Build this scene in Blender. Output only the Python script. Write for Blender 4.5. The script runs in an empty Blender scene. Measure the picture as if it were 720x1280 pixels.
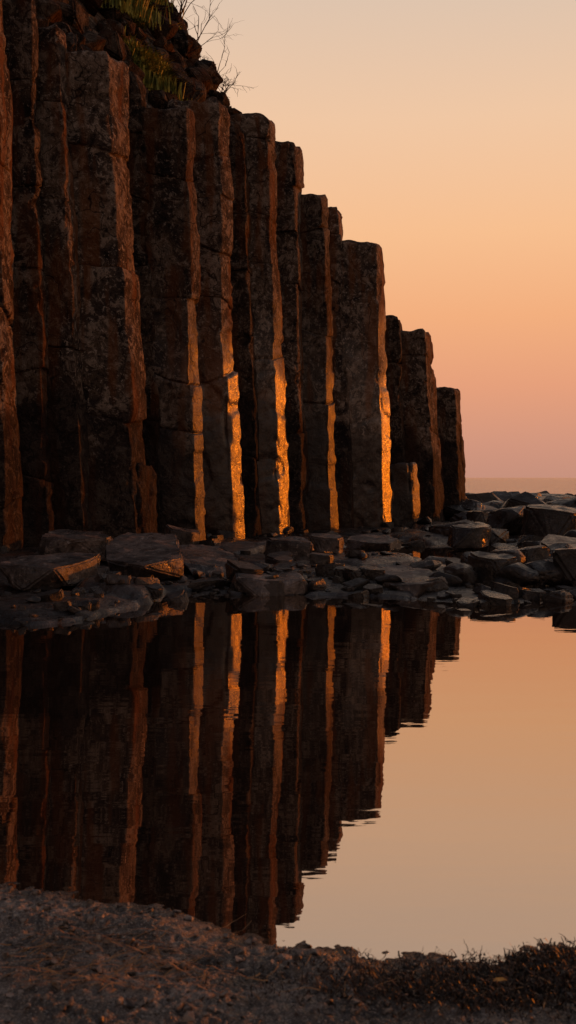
import bpy, bmesh, math, random
from mathutils import Vector, noise, Matrix
random.seed(7)
F=1400.0; CH=1.0; HZ=597.0
def sx(px,d): return (px-360.0)/F*d
def sz(py,d): return CH+(HZ-py)/F*d
def s2l(c):
    return tuple((v/255/12.92 if v/255<=0.04045 else ((v/255+0.055)/1.055)**2.4) for v in c)
def lerp(a,b,t): return a+(b-a)*t
def interp(pts,x):
    if x<=pts[0][0]: return pts[0][1]
    for (x0,y0),(x1,y1) in zip(pts,pts[1:]):
        if x<=x1: return lerp(y0,y1,(x-x0)/(x1-x0))
    return pts[-1][1]
def sstep(a,b,x):
    t=min(1,max(0,(x-a)/(b-a))); return t*t*(3-2*t)
col=bpy.context.scene.collection
def mkobj(name,verts,faces,mat,smooth=True):
    me=bpy.data.meshes.new(name); me.from_pydata(verts,[],faces); me.update()
    if smooth: me.polygons.foreach_set('use_smooth',[True]*len(me.polygons))
    if mat: me.materials.append(mat)
    o=bpy.data.objects.new(name,me); col.objects.link(o); return o

# ---------------- materials ----------------
class NT:
    def __init__(s,name):
        s.m=bpy.data.materials.new(name); s.m.use_nodes=True; s.t=s.m.node_tree; s.t.nodes.clear()
        s.out=s.n('ShaderNodeOutputMaterial')
    def n(s,typ,**kw):
        nd=s.t.nodes.new(typ)
        for k,v in kw.items(): setattr(nd,k,v)
        return nd
    def l(s,a,b): s.t.links.new(a,b)
    def noise(s,vec,scale,detail=6,rough=.6,dist=0):
        n=s.n('ShaderNodeTexNoise'); n.inputs['Scale'].default_value=scale; n.inputs['Detail'].default_value=detail
        n.inputs['Roughness'].default_value=rough; n.inputs['Distortion'].default_value=dist
        s.l(vec,n.inputs['Vector']); return n.outputs['Fac']
    def vor(s,vec,scale,feature='DISTANCE_TO_EDGE'):
        n=s.n('ShaderNodeTexVoronoi',feature=feature); n.inputs['Scale'].default_value=scale
        s.l(vec,n.inputs['Vector']); return n
    def ramp(s,fac,stops,interp='LINEAR'):
        n=s.n('ShaderNodeValToRGB'); n.color_ramp.interpolation=interp
        e=n.color_ramp.elements
        while len(e)<len(stops): e.new(0.5)
        for el,(p,c) in zip(e,stops):
            el.position=p; el.color=(c,c,c,1) if not isinstance(c,tuple) else (*c,1)
        s.l(fac,n.inputs['Fac']); return n.outputs['Color']
    def mix(s,fac,a,b,bt='MIX'):
        n=s.n('ShaderNodeMix',data_type='RGBA',blend_type=bt)
        for i,v in ((0,fac),(6,a),(7,b)):
            if hasattr(v,'is_linked'): s.l(v,n.inputs[i])
            elif i==0: n.inputs[0].default_value=v
            else: n.inputs[i].default_value=(*v,1)
        return n.outputs[2]
    def math(s,op,a,b=0.0,c=None,clamp=False):
        n=s.n('ShaderNodeMath',operation=op); n.use_clamp=clamp
        for i,v in enumerate((a,b,c)):
            if v is None: continue
            if hasattr(v,'is_linked'): s.l(v,n.inputs[i])
            else: n.inputs[i].default_value=v
        return n.outputs[0]
    def bump(s,h,strength,dist,nrm=None):
        n=s.n('ShaderNodeBump'); n.inputs['Distance'].default_value=dist
        if hasattr(strength,'is_linked'): s.l(strength,n.inputs['Strength'])
        else: n.inputs['Strength'].default_value=strength
        s.l(h,n.inputs['Height'])
        if nrm is not None: s.l(nrm,n.inputs['Normal'])
        return n.outputs['Normal']
    def princ(s,colr,rough,nrm=None,spec=.5):
        p=s.n('ShaderNodeBsdfPrincipled')
        for k,v in (('Base Color',colr),('Roughness',rough),('Specular IOR Level',spec)):
            if hasattr(v,'is_linked'): s.l(v,p.inputs[k])
            else: p.inputs[k].default_value=(*v,1) if isinstance(v,tuple) else v
        if nrm is not None: s.l(nrm,p.inputs['Normal'])
        s.l(p.outputs[0],s.out.inputs[0]); return p
    def pos(s): return s.n('ShaderNodeNewGeometry').outputs['Position']
    def z(s,p):
        n=s.n('ShaderNodeSeparateXYZ'); s.l(p,n.inputs[0]); return n.outputs[2]
    def scaled(s,p,v):
        n=s.n('ShaderNodeMapping'); n.inputs['Scale'].default_value=v; s.l(p,n.inputs[0]); return n.outputs[0]

def basalt(name,bright=1.0,hi_r=.66,wetline=2.0,polish=0.0):
    """polish: how glazed the wave-washed lower part of the column is"""
    t=NT(name); p=t.pos(); z=t.z(p)
    rnd=t.n('ShaderNodeObjectInfo').outputs['Random']
    off=t.n('ShaderNodeVectorMath',operation='MULTIPLY_ADD'); t.l(rnd,off.inputs[0]); off.inputs[1].default_value=(37,23,11); t.l(p,off.inputs[2]); q=off.outputs[0]
    b=bright
    big=t.noise(q,1.5,3,.6,.8)
    c=t.ramp(big,[(.32,(.025*b,.021*b,.021*b)),(.44,(.052*b,.040*b,.034*b)),(.55,(.09*b,.067*b,.052*b)),(.66,(.16*b,.122*b,.095*b)),(.78,(.10*b,.092*b,.085*b))])
    pat=t.noise(q,4.5,5,.7,.9)
    c=t.mix(t.ramp(pat,[(.52,0.),(.57,.8)]),c,(.22*b,.18*b,.148*b))
    c=t.mix(t.ramp(pat,[(.36,.9),(.44,0.)]),c,(.015,.013,.013))
    fl=t.noise(q,17,4,.75)
    c=t.mix(t.ramp(fl,[(.57,0.),(.62,.8)]),c,(.31*b,.265*b,.23*b))
    c=t.mix(t.ramp(fl,[(.37,.85),(.44,0.)]),c,(.012,.010,.010))
    st=t.noise(t.scaled(q,(3.5,3.5,.5)),1.1,2,.6); c=t.mix(t.ramp(st,[(.51,0.),(.62,.65)]),c,(.13*b,.050*b,.017*b))
    tone=t.math('MULTIPLY_ADD',rnd,.7,.47)
    c=t.mix(1.0,c,tone,'MULTIPLY')
    vo=t.vor(q,2.1)
    nn=t.n('ShaderNodeTexNoise'); nn.inputs['Scale'].default_value=2.2; nn.inputs['Detail'].default_value=3; t.l(q,nn.inputs['Vector'])
    mx=t.n('ShaderNodeVectorMath',operation='MULTIPLY_ADD'); t.l(nn.outputs['Color'],mx.inputs[0]); mx.inputs[1].default_value=(.7,.7,.7); t.l(t.scaled(q,(1,1,.62)),mx.inputs[2]); t.l(mx.outputs[0],vo.inputs['Vector'])
    crack=t.ramp(vo.outputs['Distance'],[(0.0,0.),(.022,1.)])
    crack=t.mix(t.ramp(big,[(.44,0.),(.54,1.)]),(1.,1.,1.),crack)
    c=t.mix(t.math('SUBTRACT',1.0,crack),c,(.01,.008,.008))
    zn=t.math('ADD',z,t.math('MULTIPLY',t.math('SUBTRACT',t.noise(q,.8,2),.5),3.5))
    wetf=t.ramp(t.math('DIVIDE',zn,wetline*2),[(.44,1.),(.52,0.)])
    c=t.mix(t.math('MULTIPLY',wetf,.75),c,(.012,.010,.011))
    damp=t.ramp(t.math('DIVIDE',zn,6.0),[(.44,1.),(.64,0.)])
    if polish>0:
        wash=t.math('MULTIPLY',damp,polish)
        lo=t.ramp(fl,[(.4,.19),(.66,.55)])
        rough=t.mix(wash,t.ramp(fl,[(.35,hi_r),(.65,hi_r+.2)]),lo)
        spec=t.math('MULTIPLY_ADD',wash,.34,.04)
        s1=t.math('MULTIPLY_ADD',wash,-.62,.85)
    else:
        rough=t.ramp(fl,[(.35,hi_r),(.65,hi_r+.2)]); spec=.04; s1=.85
    nrm=t.bump(t.math('MULTIPLY_ADD',fl,.4,pat),s1,.09)
    t.princ(c,rough,nrm,spec); return t.m
M_col=basalt('basalt_rock')
M_col2=basalt('basalt_rock_washed',1.0,.6,2.0,1.0)
M_col3=basalt('basalt_rock_damp',1.0,.6,2.0,.7)
M_core=basalt('basalt_core',.6)
M_rub=basalt('rubble_rock',.8,.66,.1)

def shore_mat(name,b=1.0,lo=.16):
    t=NT(name); q=t.pos()
    big=t.noise(q,1.1,4,.65,.4)
    c=t.ramp(big,[(.35,(.010*b,.009*b,.009*b)),(.5,(.024*b,.020*b,.019*b)),(.65,(.055*b,.044*b,.04*b))])
    f=t.noise(q,13,5,.72)
    c=t.mix(t.ramp(f,[(.56,0.),(.64,.7)]),c,(.10*b,.085*b,.077*b))
    c=t.mix(t.ramp(f,[(.38,.8),(.46,0.)]),c,(.007,.006,.006))
    rough=t.ramp(t.noise(q,3.5,3,.7),[(.38,lo),(.6,lo+.38)])
    nrm=t.bump(f,.6,.05)
    t.princ(c,rough,nrm,.45); return t.m
M_shore=shore_mat('wet_rock',.9,.12); M_slab=shore_mat('slab_rock',2.7,.22); M_bould=shore_mat('boulder_rock',.8,.2)

def sand_mat():
    t=NT('wet_sand'); q=t.pos(); z=t.z(q)
    big=t.noise(q,4.5,5,.7,.5)
    c=t.ramp(big,[(.36,(.036,.029,.027)),(.5,(.10,.080,.071)),(.62,(.24,.20,.178))])
    m=t.noise(q,45,4,.8)
    c=t.mix(t.ramp(m,[(.38,.9),(.49,0.)]),c,(.018,.013,.012))
    g=t.noise(q,190,3,.7)
    c=t.mix(t.ramp(g,[(.56,0.),(.63,.8)]),c,(.36,.31,.27))
    c=t.mix(t.ramp(g,[(.38,.7),(.45,0.)]),c,(.015,.012,.011))
    wet=t.ramp(t.math('MULTIPLY_ADD',z,16.0,.05),[(0.05,1.),(.28,0.)])
    c=t.mix(t.math('MULTIPLY',wet,.8),c,(.014,.01,.009))
    rough=t.mix(wet,t.ramp(m,[(.4,.35),(.6,.7)]),(.14,.14,.14))
    nrm=t.bump(t.math('MULTIPLY_ADD',g,.25,m),.9,.016)
    t.princ(c,rough,nrm,.5); return t.m
M_sand=sand_mat()

def water_mat(name,sea=False):
    t=NT(name); q=t.pos()
    if sea:
        h=t.noise(t.scaled(q,(.08,.35,1)),1.0,5,.6); nrm=t.bump(h,.6,1.6)
        rg=.12
    else:
        h=t.noise(t.scaled(q,(.7,2.2,1)),1.6,2,.5); nrm=t.bump(h,.022,.05)
        h2=t.noise(t.scaled(q,(6,16,1)),1.0,2,.5); nrm=t.bump(h2,.05,.004,nrm); rg=.012
    g=t.n('ShaderNodeBsdfGlossy'); g.inputs['Color'].default_value=(.80,.71,.645,1); g.inputs['Roughness'].default_value=rg
    t.l(nrm,g.inputs['Normal'])
    d=t.n('ShaderNodeBsdfDiffuse'); d.inputs['Color'].default_value=(.02,.015,.013,1)
    lw=t.n('ShaderNodeFresnel'); lw.inputs['IOR'].default_value=1.33; t.l(nrm,lw.inputs['Normal'])
    fac=t.math('MULTIPLY_ADD',lw.outputs[0],.35,.68,clamp=True)
    m=t.n('ShaderNodeMixShader'); t.l(fac,m.inputs[0]); t.l(d.outputs[0],m.inputs[1]); t.l(g.outputs[0],m.inputs[2])
    t.l(m.outputs[0],t.out.inputs[0]); return t.m
M_pool=water_mat('calm_water'); M_sea=water_mat('sea_water',True)

def plain(name,c1,c2,rough=.7,scale=20,trans=False):
    t=NT(name); q=t.pos(); c=t.mix(t.ramp(t.noise(q,scale,3),[(.4,0.),(.6,1.)]),c1,c2); p=t.princ(c,rough,None,.3)
    return t.m
M_grass=plain('grass_blades',(.09,.12,.025),(.36,.33,.06),.7,6)
M_twig=plain('twig_bark',(.03,.02,.014),(.07,.045,.03),.8)
M_straw=plain('straw',(.36,.18,.07),(.16,.08,.035),.6,30)
M_weed=plain('seaweed_frond',(.010,.007,.006),(.05,.026,.016),.5,40)
M_peb=plain('pebble',(.03,.026,.025),(.20,.17,.15),.5,60)
M_leaf=plain('dead_leaf',(.5,.25,.05),(.35,.15,.03),.6,60)

# ---------------- cliff line ----------------
A=Vector((-3.34,13.0)); B=Vector((3.69,24.0)); D=B-A; LEN=D.length; AX=D/LEN; SX=Vector((-AX.y,AX.x))
def line_depth(px):
    k=(px-360)/F; t=(k*A.y-A.x)/(D.x-k*D.y); return A.y+t*D.y, t*LEN
profile=[]
def make_column(b,tp,ytop,p,joints,dj=0.0,delta=0.05,seed=0,ov=12,zb=-.3,name='basalt_column',tilt=0.0,back=.95,mat=None):
    d0,a=line_depth(b[0]); d=d0+dj
    zt=sz(ytop,d); profile.append((a,zt))
    def poly(q):
        P0=(sx(q[0]-ov,d),d); d1=d+delta; P1=(sx(q[1],d1),d1)
        v=math.atan((b[1]-360)/F); L=(b[2]-b[1])/F*d1/math.sin(math.radians(p)-v)
        L=min(L,.8); y2=d1+L*math.cos(math.radians(p)); P2=(sx(q[2],y2),y2)
        return [P0,P1,P2,(P2[0]-.10,P2[1]+.45),(P0[0]+.05,P0[1]+back),(P0[0]-.16,P0[1]+back*.45)]
    pb=poly(b); pt=poly(tp)
    N=[]
    for i in range(6):
        x0,y0=pb[i]; x1,y1=pb[(i+1)%6]; ln=math.hypot(x1-x0,y1-y0)
        st=.026 if i in(0,1) else .1
        n=max(3,int(ln/st))
        for j in range(n): N.append((i,j/n,min(j/n,1-j/n)*ln))
    rnd=random.Random(seed*13+5)
    jz=sorted([z for z in (sz(y,d) for y in joints) if z<zt-.15])
    jg=[rnd.choice((.7,1.0,1.2,1.5)) for _ in jz]
    zs=[];z=zb
    while z<zt-.06: zs.append((z,0)); z+=.042
    zs=[q for q in zs if all(abs(q[0]-j)>.02 for j in jz)]
    for j,g in zip(jz,jg): zs+= [(j-.012,.1*g),(j-.004,g),(j+.004,g),(j+.012,.1*g)]
    zs.append((zt-.02,.0)); zs.append((zt,.5))
    zs.sort()
    segs=[(rnd.uniform(-.035,.035),rnd.uniform(-.035,.035),rnd.uniform(-.008,.008)) for _ in range(len(jz)+1)]
    jt=[(rnd.uniform(-.28,.28),rnd.uniform(-.3,.3)) for _ in range(len(jz)+1)]
    verts=[];faces=[];n=len(N); off=Vector((seed*3.1,seed*1.7,seed*.9))
    tx=rnd.uniform(-.12,.12)+tilt; ty=rnd.uniform(-.1,.1)
    calm=.4 if mat else 1.0
    for (z,g) in zs:
        f=(z-max(zb,0))/(zt-max(zb,0)); f=max(0,f)
        si=sum(1 for j in jz if z>j); so=segs[si]
        P=[(lerp(pb[i][0],pt[i][0],f),lerp(pb[i][1],pt[i][1],f)) for i in range(6)]
        jn=min([(abs(z-j),i) for i,j in enumerate(jz)]+[(9,0)])
        nearj=min(jn[0],zt-z)
        ctx=sum(q[0] for q in P)/6; cty=sum(q[1] for q in P)/6
        jw=max(0,1-jn[0]/.35) if jz else 0
        jtx,jty=jt[jn[1]]
        for (i,fr,cd) in N:
            x0,y0=P[i]; x1,y1=P[(i+1)%6]
            x=lerp(x0,x1,fr); y=lerp(y0,y1,fr)
            ex,ey=x1-x0,y1-y0; l=math.hypot(ex,ey); nx,ny=ey/l,-ex/l
            if cd<.001:
                xp,yp=P[i-1]; ex2,ey2=x0-xp,y0-yp; l2=math.hypot(ex2,ey2); nx+=ey2/l2; ny-=ex2/l2
                l3=math.hypot(nx,ny); nx/=l3; ny/=l3
            v=Vector((x,y,z)); w=v+off
            sm=calm if i==1 else 1.0
            dsp=.034*noise.noise(w*.9)+sm*(.016*noise.noise(w*2.9)+.010*noise.noise(w*9))
            c=noise.noise(w*2.1+Vector((9,0,0)))+.5*noise.noise(w*6)
            edge=max(0,1-cd/.10)
            if c>.05: dsp-=(c-.05)*.15*edge*(.6 if (sm<1) else 1)
            fk=noise.noise(w*1.6+Vector((0,0,20)))
            if fk>.2: dsp-=.026*min(1,(fk-.2)/.03)
            fk=noise.noise(w*3.1+Vector((0,30,20)))
            if fk>.25: dsp-=.014*min(1,(fk-.25)/.03)*sm
            ej=max(0,1-nearj/.09)
            c2=noise.noise(w*3.3+Vector((0,5,0)))
            if c2>.05: dsp-=(c2-.05)*.16*ej*(.25+.75*edge)
            dsp-=g*.022
            dsp+=so[2]
            zz=z+jw*(jtx*(x-ctx)+jty*(y-cty)+.05*noise.noise(w*2.5))
            if zt-z<.4: zz+= (tx*(x-ctx)+ty*(y-cty)+.07*noise.noise(w*4))*(1-(zt-z)/.4)
            verts.append((x+nx*dsp+so[0],y+ny*dsp+so[1],zz))
    rows=len(zs)
    for r in range(rows-1):
        for i in range(n):
            j=(i+1)%n; faces.append((r*n+i,r*n+j,(r+1)*n+j,(r+1)*n+i))
    last=(rows-1)*n
    base=[verts[last+i] for i in range(n)]
    mx=sum(v[0] for v in base)/n; my=sum(v[1] for v in base)/n; mz=sum(v[2] for v in base)/n
    prev=last
    for s in (.9,.7,.4):
        st=len(verts)
        for v in base:
            x=lerp(mx,v[0],s); y=lerp(my,v[1],s); z=lerp(mz,v[2],s)+.03+.07*noise.noise(Vector((x*4,y*4,seed)))
            verts.append((x,y,z))
        for i in range(n):
            j=(i+1)%n; faces.append((prev+i,prev+j,st+j,st+i))
        prev=st
    c=len(verts); verts.append((mx,my,mz+.04))
    for i in range(n): faces.append((prev+i,prev+(i+1)%n,c))
    return mkobj(name,verts,faces,mat or M_col)

K=make_column
K((-85,-40,-22),(-120,-72,-50),-60,16,[100,540],seed=20)
K((-30,8,30),(-52,-2,8),-40,12,[60,215,390,515,628],seed=1,dj=-.1)
K((30,62,70),(4,38,46),-25,12,[110,225,330,470,600],seed=2,delta=.1)
K((62,108,120),(40,74,84),38,9,[130,260,437],seed=3,delta=-.05,dj=.12)
K((116,176,192),(84,134,158),66,10,[180,334,512],seed=4,dj=-.28,delta=.12)
K((184,204,212),(152,178,188),105,12,[165,250,330,430,520],seed=5,dj=.1)
K((208,247,259),(188,231,243),140,24,[215,372,470,532],seed=6,dj=-.15,delta=-.04,mat=M_col3)
K((256,290,304),(224,272,286),133,26.5,[200,252,310,380,470],seed=7,dj=-.05,delta=.1,mat=M_col2)
K((303,322,330),(284,302,309),160,12,[260,345,420,575],seed=8,dj=.1)
K((326,348,363),(292,336,344),146,27,[178,262,330,440],seed=9,dj=-.08,delta=.12,mat=M_col2)
K((362,379,389),(343,367,377),182,13,[232,300,368,455,540],seed=10,dj=.05)
K((388,411,420),(372,403,412),244,20,[290,410,500],seed=11,dj=-.05,delta=.06,mat=M_col3)
K((420,438,447),(407,425,430),262,14,[300,360,470],seed=12,dj=.1)
K((447,479,493),(428,468,477),302,29.5,[],seed=13,dj=-.3,delta=.1,mat=M_col2)
K((490,505,514),(478,497,503),402,16,[450],seed=14,dj=.25)
K((513,545,557),(499,530,538),415,17,[452,540],seed=15,dj=.0)
K((551,558,566),(534,540,546),465,16,[540],seed=16,dj=.05)
K((560,577,584),(543,568,575),485,18,[],seed=17,dj=-.05)
K((574,582,585),(568,577,580),545,18,[600],seed=18,dj=.3)
pr=list(profile)
K((490,517,526),(489,515,523),583,27,[],seed=30,dj=-.75,ov=2,back=.5,mat=M_col3)
K((152,180,197),(148,172,192),583,10,[],seed=31,dj=-.55,ov=2,back=.5)
profile=sorted(pr)

def W(a,s): return A+AX*a+SX*s
V=[];Fc=[]
rr=random.Random(3)
for row,s in enumerate((.95,1.75,2.6,3.5,4.4)):
    a=-9+.35*(row%2)
    while a<12.6-.35*row:
        zt=min(interp(profile,a-.5),interp(profile,a+.6))-rr.uniform(.15,.5)
        if a<0: zt=max(zt,7.5)
        zt=min(zt,interp(profile,a))
        p=W(a,s); r0=.52; rot=rr.uniform(0,1)
        k0=len(V)
        jit=[(rr.uniform(.9,1.12)) for _ in range(6)]
        levels=[-.3]+sorted([rr.uniform(.5,zt-.3) for _ in range(4)])+[zt]
        for li,z in enumerate(levels):
            sh=(rr.uniform(-.03,.03),rr.uniform(-.03,.03))
            for e in range(6):
                an=rot+e*math.pi/3; V.append((p.x+math.cos(an)*r0*jit[e]+sh[0]-.04*z*.7,p.y+math.sin(an)*r0*jit[e]+sh[1],z+rr.uniform(-.03,.03)))
        for li in range(len(levels)-1):
            for e in range(6):
                f=(e+1)%6; Fc.append((k0+li*6+e,k0+li*6+f,k0+li*6+6+f,k0+li*6+6+e))
        Fc.append(tuple(k0+(len(levels)-1)*6+e for e in range(6)))
        a+=.93
mkobj('basalt_cliff',V,Fc,M_core,False)

# ---------------- rocks helper ----------------
def rock_bm(rnd,size,npts=14,flat=False):
    bm=bmesh.new()
    for i in range(npts):
        if flat:
            an=2*math.pi*(i//2+rnd.uniform(-.3,.3))/(npts//2); rr_=rnd.uniform(.8,1.12)
            sq=1/max(abs(math.cos(an)),abs(math.sin(an)))
            rr_*=lerp(1,sq,.5)
            x,y=math.cos(an)*rr_,math.sin(an)*rr_; zz=(1 if i%2 else -1)*rnd.uniform(.8,1)
        else:
            v=Vector((rnd.gauss(0,1),rnd.gauss(0,1),rnd.gauss(0,1))).normalized(); m=max(abs(v.x),abs(v.y),abs(v.z))
            v=v.lerp(v/m,.35)*rnd.uniform(.85,1.05); x,y,zz=v
        bm.verts.new((x*size[0],y*size[1],zz*size[2]))
    bmesh.ops.convex_hull(bm,input=bm.verts[:])
    loose=[v for v in bm.verts if not v.link_faces]
    bmesh.ops.delete(bm,geom=loose,context='VERTS')
    bmesh.ops.dissolve_limit(bm,angle_limit=.25,verts=bm.verts[:],edges=bm.edges[:])
    return bm
def add_rock(Vl,Fl,rnd,loc,size,rot,flat=False,bev=.09,npts=14,sub=0,el=.05,am=1.0):
    bm=rock_bm(rnd,size,npts,flat)
    try: bmesh.ops.bevel(bm,geom=bm.edges[:],offset=min(size)*bev*2,segments=2,affect='EDGES',clamp_overlap=True)
    except Exception: pass
    if sub:
        bmesh.ops.triangulate(bm,faces=bm.faces[:])
        for _ in range(sub):
            es=[e for e in bm.edges if e.calc_length()>el]
            if es: bmesh.ops.subdivide_edges(bm,edges=es,cuts=1,use_grid_fill=False)
            bmesh.ops.triangulate(bm,faces=bm.faces[:])
        bm.normal_update()
        for v in bm.verts:
            w=v.co+Vector(loc)*3; v.co+=v.normal*am*(.03*noise.noise(w*3)+.014*noise.noise(w*8)-.03*max(0,noise.noise(w*5+Vector((4,4,4)))-.15))
    M=Matrix.Translation(loc)@rot
    k=len(Vl); bm.verts.index_update()
    for v in bm.verts: Vl.append(tuple(M@v.co))
    for f in bm.faces: Fl.append(tuple(k+v.index for v in f.verts))
    bm.free()
def rotm(x,y,z): return Matrix.Rotation(z,4,'Z')@Matrix.Rotation(y,4,'Y')@Matrix.Rotation(x,4,'X')

# ---------------- hill and rubble ----------------
def hillz(a,s):
    z=6.0+1.55*(s-.4)
    z-=max(0,a-5.9)*2.3
    if s>4: z-=(s-4)*1.0
    p=W(a,s)
    return max(2,z+.25*noise.noise(Vector((p.x,p.y,0))*1.3)+.12*noise.noise(Vector((p.x,p.y,0))*3.5))
V=[];Fc=[];na=110;ns=60
for i in range(na):
    a=-12+i*20.0/(na-1)
    for j in range(ns):
        s=.5+j*11.5/(ns-1); p=W(a,s); V.append((p.x,p.y,hillz(a,s)))
for i in range(na-1):
    for j in range(ns-1):
        k=i*ns+j; Fc.append((k,k+ns,k+ns+1,k+1))
mkobj('hill',V,Fc,M_rub)
V=[];Fc=[]
for i in range(700):
    a=rr.uniform(-1,6.9); s=rr.uniform(.5,4.2); r=rr.choice((.07,.1,.14,.18,.24,.32))*rr.uniform(.8,1.2)
    p=W(a,s); z=hillz(a,s)
    add_rock(V,Fc,rr,(p.x,p.y,z+r*.3),(r,r*rr.uniform(.7,1.1),r*rr.uniform(.7,1.0)),rotm(rr.uniform(-.5,.5),rr.uniform(-.5,.5),rr.uniform(0,6)),bev=.16,npts=18)
mkobj('rubble',V,Fc,M_rub,False)

def blades(V,Fc,cx,cy,cz,n,rad,h,rnd,w=.012):
    for _ in range(n):
        x=cx+rnd.gauss(0,rad); y=cy+rnd.gauss(0,rad*.6)-.1; hh=h*rnd.uniform(.4,1.2); an=rnd.uniform(0,6.28); ln=hh*rnd.uniform(.3,1.2)
        v=Vector((x,y))-A; z0=hillz(v.dot(AX),v.dot(SX)) if v.dot(SX)>.5 else cz
        z0=max(z0,cz-.3)+.12
        dx,dy=math.cos(an),math.sin(an); px_,py_=-dy*w,dx*w; k=len(V)
        V+= [(x-px_,y-py_,z0-.1),(x+px_,y+py_,z0-.1),(x+dx*ln*.35-px_*.8,y+dy*ln*.35-py_*.8,z0+hh*.6),(x+dx*ln*.35+px_*.8,y+dy*ln*.35+py_*.8,z0+hh*.6),(x+dx*ln,y+dy*ln,z0+hh*.75)]
        Fc+= [(k,k+1,k+3,k+2),(k+2,k+3,k+4)]
V=[];Fc=[]
def hill_hit(px,py):
    d=13.5
    while d<24:
        x=sx(px,d); z=sz(py,d); v=Vector((x,d))-A; a=v.dot(AX); s=v.dot(SX)
        if s>.5 and z<hillz(a,s): return x,d,hillz(a,s)
        d+=.05
    return None
for (px,py,n,rad,h) in [(135,12,600,.22,.30),(160,20,600,.2,.28),(185,12,500,.18,.28),(120,0,400,.2,.3),(150,-6,400,.2,.3),(190,104,800,.13,.24),(210,114,700,.11,.22),(180,98,500,.1,.26),(228,120,250,.07,.16),(225,60,60,.05,.18)]:
    h_=hill_hit(px,py)
    if h_: blades(V,Fc,h_[0],h_[1],h_[2],n,rad,h,rr)
mkobj('grass',V,Fc,M_grass,False)

def tube(V,Fc,pts,r0,r1):
    k=len(V);n=len(pts)
    for i,p in enumerate(pts):
        r=lerp(r0,r1,i/(n-1))
        for e in range(4):
            an=e*math.pi/2; V.append((p.x+math.cos(an)*r,p.y+math.sin(an)*r*.7,p.z+math.sin(an)*r*.7))
    for i in range(n-1):
        for e in range(4):
            f=(e+1)%4; Fc.append((k+i*4+e,k+i*4+f,k+i*4+4+f,k+i*4+4+e))
def branch(V,Fc,p,dr,ln,r,rnd,depth):
    pts=[p.copy()]; n=6; q=p.copy(); d=dr.copy()
    for i in range(n):
        d=(d+Vector((rnd.gauss(0,.2),rnd.gauss(0,.2),rnd.gauss(0,.18)))).normalized(); q=q+d*ln/n; pts.append(q.copy())
        if depth>0 and i>0 and rnd.random()<.75:
            nd=(d+Vector((rnd.gauss(0,.7),rnd.gauss(0,.5),rnd.gauss(0,.6)))).normalized()
            branch(V,Fc,q.copy(),nd,ln*rnd.uniform(.4,.65),r*.6,rnd,depth-1)
    tube(V,Fc,pts,r,r*.35)
for (px,py,n,ln) in [(222,40,5,1.1),(240,72,4,.85),(262,112,5,.55),(275,128,4,.4)]:
    V=[];Fc=[]; h_=hill_hit(px,py) or (sx(px,18.5),18.5,sz(py,18.5))
    for _ in range(n):
        branch(V,Fc,Vector((h_[0],h_[1],h_[2]-.05)),Vector((rr.uniform(.2,.9),rr.uniform(-.3,.1),rr.uniform(.4,1.0))).normalized(),ln*rr.uniform(.6,1),.012,rr,2)
    mkobj('bare_shrub',V,Fc,M_twig)

# ---------------- ground shelf ----------------
EDGE=[(-8,6.2),(-3,6.8),(-1.9,7.3),(-1.46,7.9),(-1.03,8.9),(-.4,9.4),(.8,9.4),(1.5,8.7),(2.3,9.0),(6,9.2),(20,10)]
def yedge(x): return interp(EDGE,x)+.22*noise.noise(Vector((x*1.6,3,0)))+.1*noise.noise(Vector((x*5,7,0)))
def gz(x,y):
    if y<2: return -.12+.03*max(0,min(60,2-y))*.5
    s=y-yedge(x)
    if s<0: z=max(-.4,s*.35-.02)
    else:
        ds,ps=noise.voronoi(Vector((x*1.15+.3*noise.noise(Vector((x,y,1))),y*.6,0)))
        ce=noise.noise(ps[0]*3.7)
        z=min(s*.08,.06)+.13*ce
        g=ds[1]-ds[0]
        if g<.10: z-=.06*(1-g/.10)
        z+=.05*((x*1.15-ps[0].x)*noise.noise(ps[0]*5.1))
        z+=.09*sstep(9,14,y)*sstep(0,-2.2,x)
        z+=.05*sstep(12,20,y)
        z+=.012*noise.fractal(Vector((x*4,y*4,0)),.8,2,3)
        z-=.30*math.exp(-((x-2.5)/.8)**2-((y-15.2)/1.7)**2)
        z-=.12*math.exp(-((x-1.2)/.7)**2-((y-17)/1.0)**2)
        z=lerp(z,-2.5,sstep(44,60,y))
    return z
def fr(a,b,s):
    n=int(round((b-a)/s)); return [a+i*s for i in range(n+1)]
xs=[-3000,-800,-200,-80,-40,-20,-14,-11,-9]+fr(-7,7,.055)+[7.1+.12*i for i in range(40)]+[12.6,14,16,19,24,32,50,80,200,800,3000]
ys=[-400,-100,-30,-10,-4,0,1,1.9,2.1,3,4,5]+fr(5.8,20,.055)+fr(20.1,80,.4)+[100,200,600,2000,7000]
V=[(x,y,gz(x,y)) for y in ys for x in xs]; nx=len(xs); Fc=[]
for j in range(len(ys)-1):
    for i in range(nx-1):
        k=j*nx+i; Fc.append((k,k+1,k+nx+1,k+nx))
mkobj('ground',V,Fc,M_shore)
mkobj('tide_pool',[(-60,1.2,0),(60,1.2,0),(60,46,0),(-60,46,0)],[(0,1,2,3)],M_pool)
mkobj('sea',[(-6000,46.0,-.004),(6000,46.0,-.004),(6000,7000,-.004),(-6000,7000,-.004)],[(0,1,2,3)],M_sea)

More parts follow.
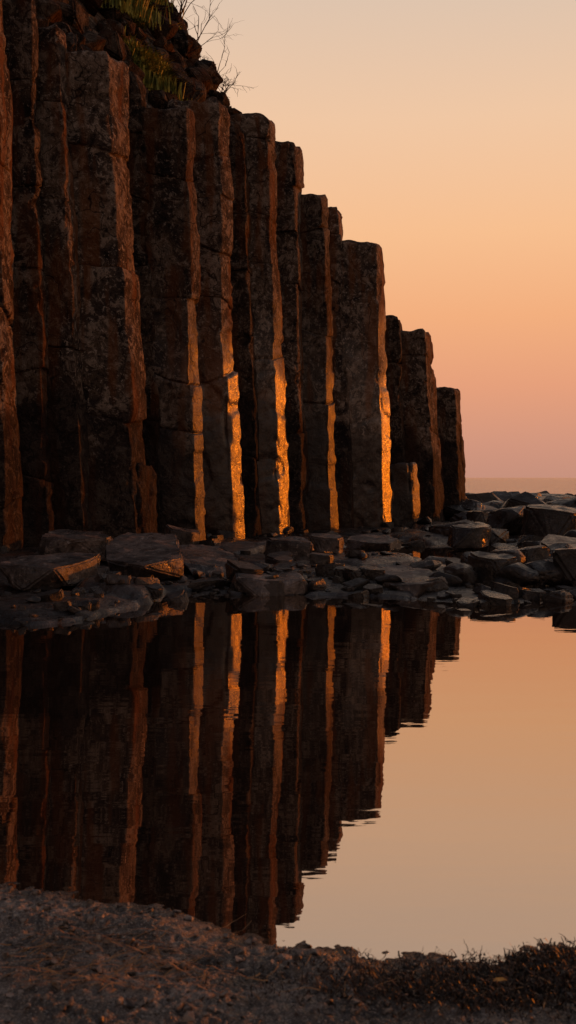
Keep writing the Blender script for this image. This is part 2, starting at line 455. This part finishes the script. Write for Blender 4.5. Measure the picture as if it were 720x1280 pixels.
# ---------------- notable slabs and boulders ----------------
def slab(pxc,yb,wpx,thpx,depth,z0=.06,rz=0,tx=0,ty=0,mat=None,seed=1,name='rock_slab',flat=True):
    Y=(CH-z0)*F/(yb-HZ); w=wpx/F*Y; th=thpx/F*Y
    V=[];Fc=[]; rn=random.Random(seed)
    add_rock(V,Fc,rn,(sx(pxc,Y),Y+depth/2,z0+th*.42+abs(tx)*depth*.5),(w/2*.98,depth/2,th*.55),rotm(tx,ty,rz),flat,.07 if flat else .12,14 if flat else 22,3)
    return mkobj(name,V,Fc,mat or M_slab,not flat)
S=slab
S(82,701,100,30,.9,.16,.1,.05,.03,seed=2)
S(42,738,118,30,1.0,.06,-.1,.06,-.02,seed=3)
S(158,732,118,26,2.6,.05,.12,.07,-.05,seed=4)
S(115,729,36,20,.3,.05,seed=5)
S(365,702,66,26,.6,.06,.05,.05,.06,seed=6)
S(408,694,50,24,.5,.06,-.1,.04,.05,seed=7)
S(335,746,104,20,.9,.0,.05,.04,.0,seed=8)
S(520,748,96,16,1.5,.0,.15,.05,-.09,seed=9)
S(246,724,92,16,1.9,.03,.2,.06,.05,seed=17)
S(225,684,46,22,.5,.14,.1,.05,.2,seed=18)
S(440,738,76,10,1.2,.0,.1,.03,seed=19)
S(20,775,90,10,.9,-.03,.1,.04,seed=21)
S(300,700,70,12,1.2,.04,-.1,.05,.0,seed=22)
S(470,690,70,12,1.2,.04,-.1,.05,.0,seed=23)
S(592,684,56,26,.8,.05,.1,.05,seed=10,mat=M_shore)
for i,(c,yb,w,th,dp) in enumerate([(582,737,50,34,.5),(620,735,48,38,.5),(655,738,44,30,.45),(690,736,50,34,.5),(728,735,56,44,.6),(600,722,40,30,.4),(640,720,44,34,.45),(674,716,40,30,.4),(706,712,44,36,.5),(648,674,80,40,.9),(702,680,84,42,1.0),(676,703,40,30,.4),(716,652,66,34,1.1),(612,668,46,26,.9),(560,738,40,20,.4),(735,700,56,36,.6)]):
    S(c,yb,w,th,dp,.03,i*.7,.1*math.sin(i*2),.1*math.cos(i*3),M_bould,40+i,'boulder',i%3==1)

# ---------------- scattered shore rocks ----------------
V=[];Fc=[]
rs=random.Random(21)
def onshore(x,y):
    v=Vector((x,y))-A
    if ((x-2.5)/.8)**2+((y-15.2)/1.5)**2<1: return False
    return v.dot(SX)<-.1 or v.dot(AX)>LEN+.2
for i in range(560):
    x=rs.uniform(-4,5); e=yedge(x); y=e+abs(rs.gauss(0,1.3))-.05
    if not onshore(x,y): continue
    r=rs.choice((.02,.03,.04,.055,.075,.11))*rs.uniform(.8,1.3)*(1.0 if x>-.9 else .6)
    add_rock(V,Fc,rs,(x,y,max(gz(x,y),-.02)+r*.25),(r*rs.uniform(1,1.9),r,r*rs.uniform(.45,.8)),rotm(rs.uniform(-.3,.3),rs.uniform(-.3,.3),rs.uniform(0,6)),bev=.12,flat=rs.random()<.5)
for i in range(520):
    y=rs.uniform(10,24); x=rs.uniform(-4,9)
    if not onshore(x,y): continue
    r=rs.choice((.05,.07,.1,.15,.22))*rs.uniform(.8,1.3)*(1.25 if x>2.6 else .62)
    add_rock(V,Fc,rs,(x,y,gz(x,y)+r*.2),(r*rs.uniform(1,1.8),r,r*rs.uniform(.4,.75)),rotm(rs.uniform(-.2,.2),rs.uniform(-.2,.2),rs.uniform(0,6)),bev=.13,npts=18,flat=rs.random()<.4)
for i in range(480):
    y=rs.uniform(19,44); x=rs.uniform(2.5,24)
    if not onshore(x,y): continue
    if rs.random()<.35 and y<30: continue
    r=rs.uniform(.2,.65)*(.7+y/90)
    zmax=1-13*y/1400
    hgt=min(r*rs.uniform(.5,.85),(zmax-.1)/1.45*rs.uniform(.45,1))
    add_rock(V,Fc,rs,(x,y,gz(x,y)+hgt*.35),(r*rs.uniform(1,1.6),r,hgt),rotm(rs.uniform(-.16,.16),rs.uniform(-.16,.16),rs.uniform(0,6)),bev=.12,npts=20,sub=1,el=.3,am=1.6)
mkobj('shore_rocks',V,Fc,M_bould,False)

# ---------------- foreground beach ----------------
SH=[(-6,3.0),(-2,2.9),(-1.2,2.82),(-.70,2.74),(-.295,2.58),(-.19,2.45),(-.017,2.385),(.231,2.31),(.426,2.295),(.607,2.37),(1.2,2.45),(3,2.4),(6,2.5)]
def sandz(x,y):
    e=interp(SH,x)+.035*noise.noise(Vector((x*7,1,0)))+.018*noise.noise(Vector((x*25,2,0)))
    s=e-y
    z=.10*s if s<0 else .075*s/(1+.4*s)
    v=Vector((x,y,0))
    k=sstep(-.3,.1,s)
    amp=sstep(0,.12,s)
    z+=k*(.006*noise.noise(v*6)+.006*noise.noise(v*18)+.003*noise.noise(v*50))+amp*(.012*noise.noise(v*5+Vector((3,0,0)))+.010*abs(noise.noise(v*20))+.007*noise.noise(v*45)+.005*noise.noise(v*100))
    z+=.03*math.exp(-((x+.30)/.13)**2-((y-2.40)/.09)**2)
    return z
xs=[-7,-5,-4,-3,-2.4]+fr(-2,-.9,.03)+fr(-.895,.9,.005)+fr(.93,2,.03)+[2.4,3,4,5,7]
ys=[-6,-4,-2,-1,0,.5,1,1.3,1.5,1.6,1.7,1.8,1.86]+fr(1.9,2.95,.005)+[3.0,3.1,3.3,3.6]
V=[(x,y,sandz(x,y)) for y in ys for x in xs]; nx=len(xs); Fc=[]
for j in range(len(ys)-1):
    for i in range(nx-1):
        k=j*nx+i; Fc.append((k,k+1,k+nx+1,k+nx))
mkobj('sand_beach',V,Fc,M_sand)
V=[];Fc=[]
for i in range(2200):
    x=rs.uniform(-1,1); y=rs.uniform(1.85,2.75)
    z=sandz(x,y)
    if z<.002: continue
    r=rs.choice((.002,.002,.003,.0045,.007,.010))*rs.uniform(.8,1.3)
    add_rock(V,Fc,rs,(x,y,z+r*.3),(r*1.3,r,r*.8),rotm(rs.uniform(-.3,.3),0,rs.uniform(0,6)),bev=.15,npts=10)
mkobj('gravel',V,Fc,M_peb,False)
def ribbon(V,Fc,x,y,z,an,ln,w,curl,rnd,n=6,lift=.01):
    k=len(V); a=an
    for i in range(n+1):
        f=i/n; ww=w*(1-.7*f)
        V.append((x-math.sin(a)*ww,y+math.cos(a)*ww,z)); V.append((x+math.sin(a)*ww,y-math.cos(a)*ww,z+ww*.5))
        x+=math.cos(a)*ln/n; y+=math.sin(a)*ln/n; a+=rnd.gauss(0,curl); z=max(sandz(x,y)+.001,z+rnd.uniform(-lift,lift))
    for i in range(n): Fc.append((k+2*i,k+2*i+1,k+2*i+3,k+2*i+2))
V=[];Fc=[]
for i in range(90):
    x=rs.uniform(-.56,-.15); y=rs.uniform(2.06,2.34); ribbon(V,Fc,x,y,sandz(x,y)+.012,rs.uniform(-.6,.9),rs.uniform(.05,.17),.0026,.15,rs,6,.004)
for i in range(70):
    x=rs.uniform(-.6,.6); y=rs.uniform(2.04,2.3); ribbon(V,Fc,x,y,sandz(x,y)+.010,rs.uniform(0,6),rs.uniform(.02,.08),.002,.2,rs,5,.003)
mkobj('dry_straw',V,Fc,M_straw,False)
V=[];Fc=[]
for i in range(4800):
    x=rs.gauss(.40,.18); y=rs.gauss(2.13,.06)
    if rs.random()<.3: x=rs.gauss(.52,.07); y=rs.gauss(2.26,.035)
    if sandz(x,y)<.002: continue
    ribbon(V,Fc,x,y,sandz(x,y)+rs.uniform(.001,.018),rs.uniform(0,6.3),rs.uniform(.008,.035),rs.uniform(.001,.0026),.5,rs,4,.008)
mkobj('seaweed',V,Fc,M_weed,False)
x,y=.405,2.115; z=sandz(x,y)+.024
mkobj('fallen_leaf',[(x-.014,y,z),(x-.006,y-.006,z+.002),(x+.008,y-.006,z+.004),(x+.016,y,z+.001),(x+.007,y+.006,z+.005),(x-.006,y+.006,z+.004)],[(0,1,2,3,4,5)],M_leaf)

# ---------------- light ----------------
SAZ=math.radians(56); SEL=math.radians(4.0)
sd=Vector((math.sin(SAZ)*math.cos(SEL),math.cos(SAZ)*math.cos(SEL),math.sin(SEL)))
L=bpy.data.lights.new('sun','SUN'); L.energy=2.1; L.angle=math.radians(.6); L.color=(1.0,.21,.008)
lo=bpy.data.objects.new('sun',L); col.objects.link(lo); lo.rotation_euler=sd.to_track_quat('Z','Y').to_euler(); lo.location=sd*60

w=bpy.data.worlds.new('World'); bpy.context.scene.world=w; w.use_nodes=True; t=w.node_tree; t.nodes.clear()
out=t.nodes.new('ShaderNodeOutputWorld'); bg=t.nodes.new('ShaderNodeBackground'); t.links.new(bg.outputs[0],out.inputs[0])
tc=t.nodes.new('ShaderNodeTexCoord'); sp=t.nodes.new('ShaderNodeSeparateXYZ'); t.links.new(tc.outputs['Generated'],sp.inputs[0])
cr=t.nodes.new('ShaderNodeValToRGB'); t.links.new(sp.outputs[2],cr.inputs[0])
stops=[(0,(198,144,124)),(.03,(210,150,126)),(.08,(230,160,124)),(.14,(243,175,127)),(.21,(247,191,144)),(.30,(240,199,164)),(.39,(222,196,174)),(.6,(150,145,147)),(1.0,(100,102,114))]
e=cr.color_ramp.elements
while len(e)<len(stops): e.new(.5)
for el,(p,c) in zip(e,stops): el.position=p; el.color=(*s2l(c),1)
dot=t.nodes.new('ShaderNodeVectorMath'); dot.operation='DOT_PRODUCT'; t.links.new(tc.outputs['Generated'],dot.inputs[0]); dot.inputs[1].default_value=(-.05,.998,0)
mr=t.nodes.new('ShaderNodeMapRange'); mr.inputs['From Min'].default_value=-1; mr.inputs['From Max'].default_value=.88; mr.inputs['To Min'].default_value=.0; mr.inputs['To Max'].default_value=1; t.links.new(dot.outputs['Value'],mr.inputs[0])
tint=t.nodes.new('ShaderNodeMix'); tint.data_type='RGBA'; t.links.new(mr.outputs[0],tint.inputs[0]); tint.inputs[6].default_value=(.46,.47,.52,1); tint.inputs[7].default_value=(1,1,1,1)
mm=t.nodes.new('ShaderNodeVectorMath'); mm.operation='MULTIPLY'; t.links.new(cr.outputs[0],mm.inputs[0]); t.links.new(tint.outputs[2],mm.inputs[1])
d2=t.nodes.new('ShaderNodeVectorMath'); d2.operation='DOT_PRODUCT'; t.links.new(tc.outputs['Generated'],d2.inputs[0]); d2.inputs[1].default_value=tuple(sd)
m2=t.nodes.new('ShaderNodeMapRange'); m2.interpolation_type='SMOOTHERSTEP'; m2.inputs['From Min'].default_value=math.cos(math.radians(17)); m2.inputs['From Max'].default_value=1; t.links.new(d2.outputs['Value'],m2.inputs[0])
# the sky close to the sun turns from peach to deep orange
mo=t.nodes.new('ShaderNodeMix'); mo.data_type='RGBA'; t.links.new(m2.outputs[0],mo.inputs[0]); t.links.new(mm.outputs[0],mo.inputs[6]); mo.inputs[7].default_value=(2.4,.62,.05,1)
t.links.new(mo.outputs[2],bg.inputs[0]); bg.inputs[1].default_value=1.0

cam=bpy.data.cameras.new('camera'); co=bpy.data.objects.new('camera',cam); col.objects.link(co)
co.location=(0,0,CH); co.rotation_euler=(math.radians(90-1.76),0,0)
cam.sensor_width=36; cam.sensor_fit='AUTO'; cam.lens=F/1280*36; cam.clip_start=.05; cam.clip_end=20000
cam.dof.use_dof=True; cam.dof.focus_distance=16; cam.dof.aperture_fstop=10
sc=bpy.context.scene; sc.camera=co
sc.view_settings.view_transform='Standard'; sc.view_settings.look='None'; sc.view_settings.exposure=0
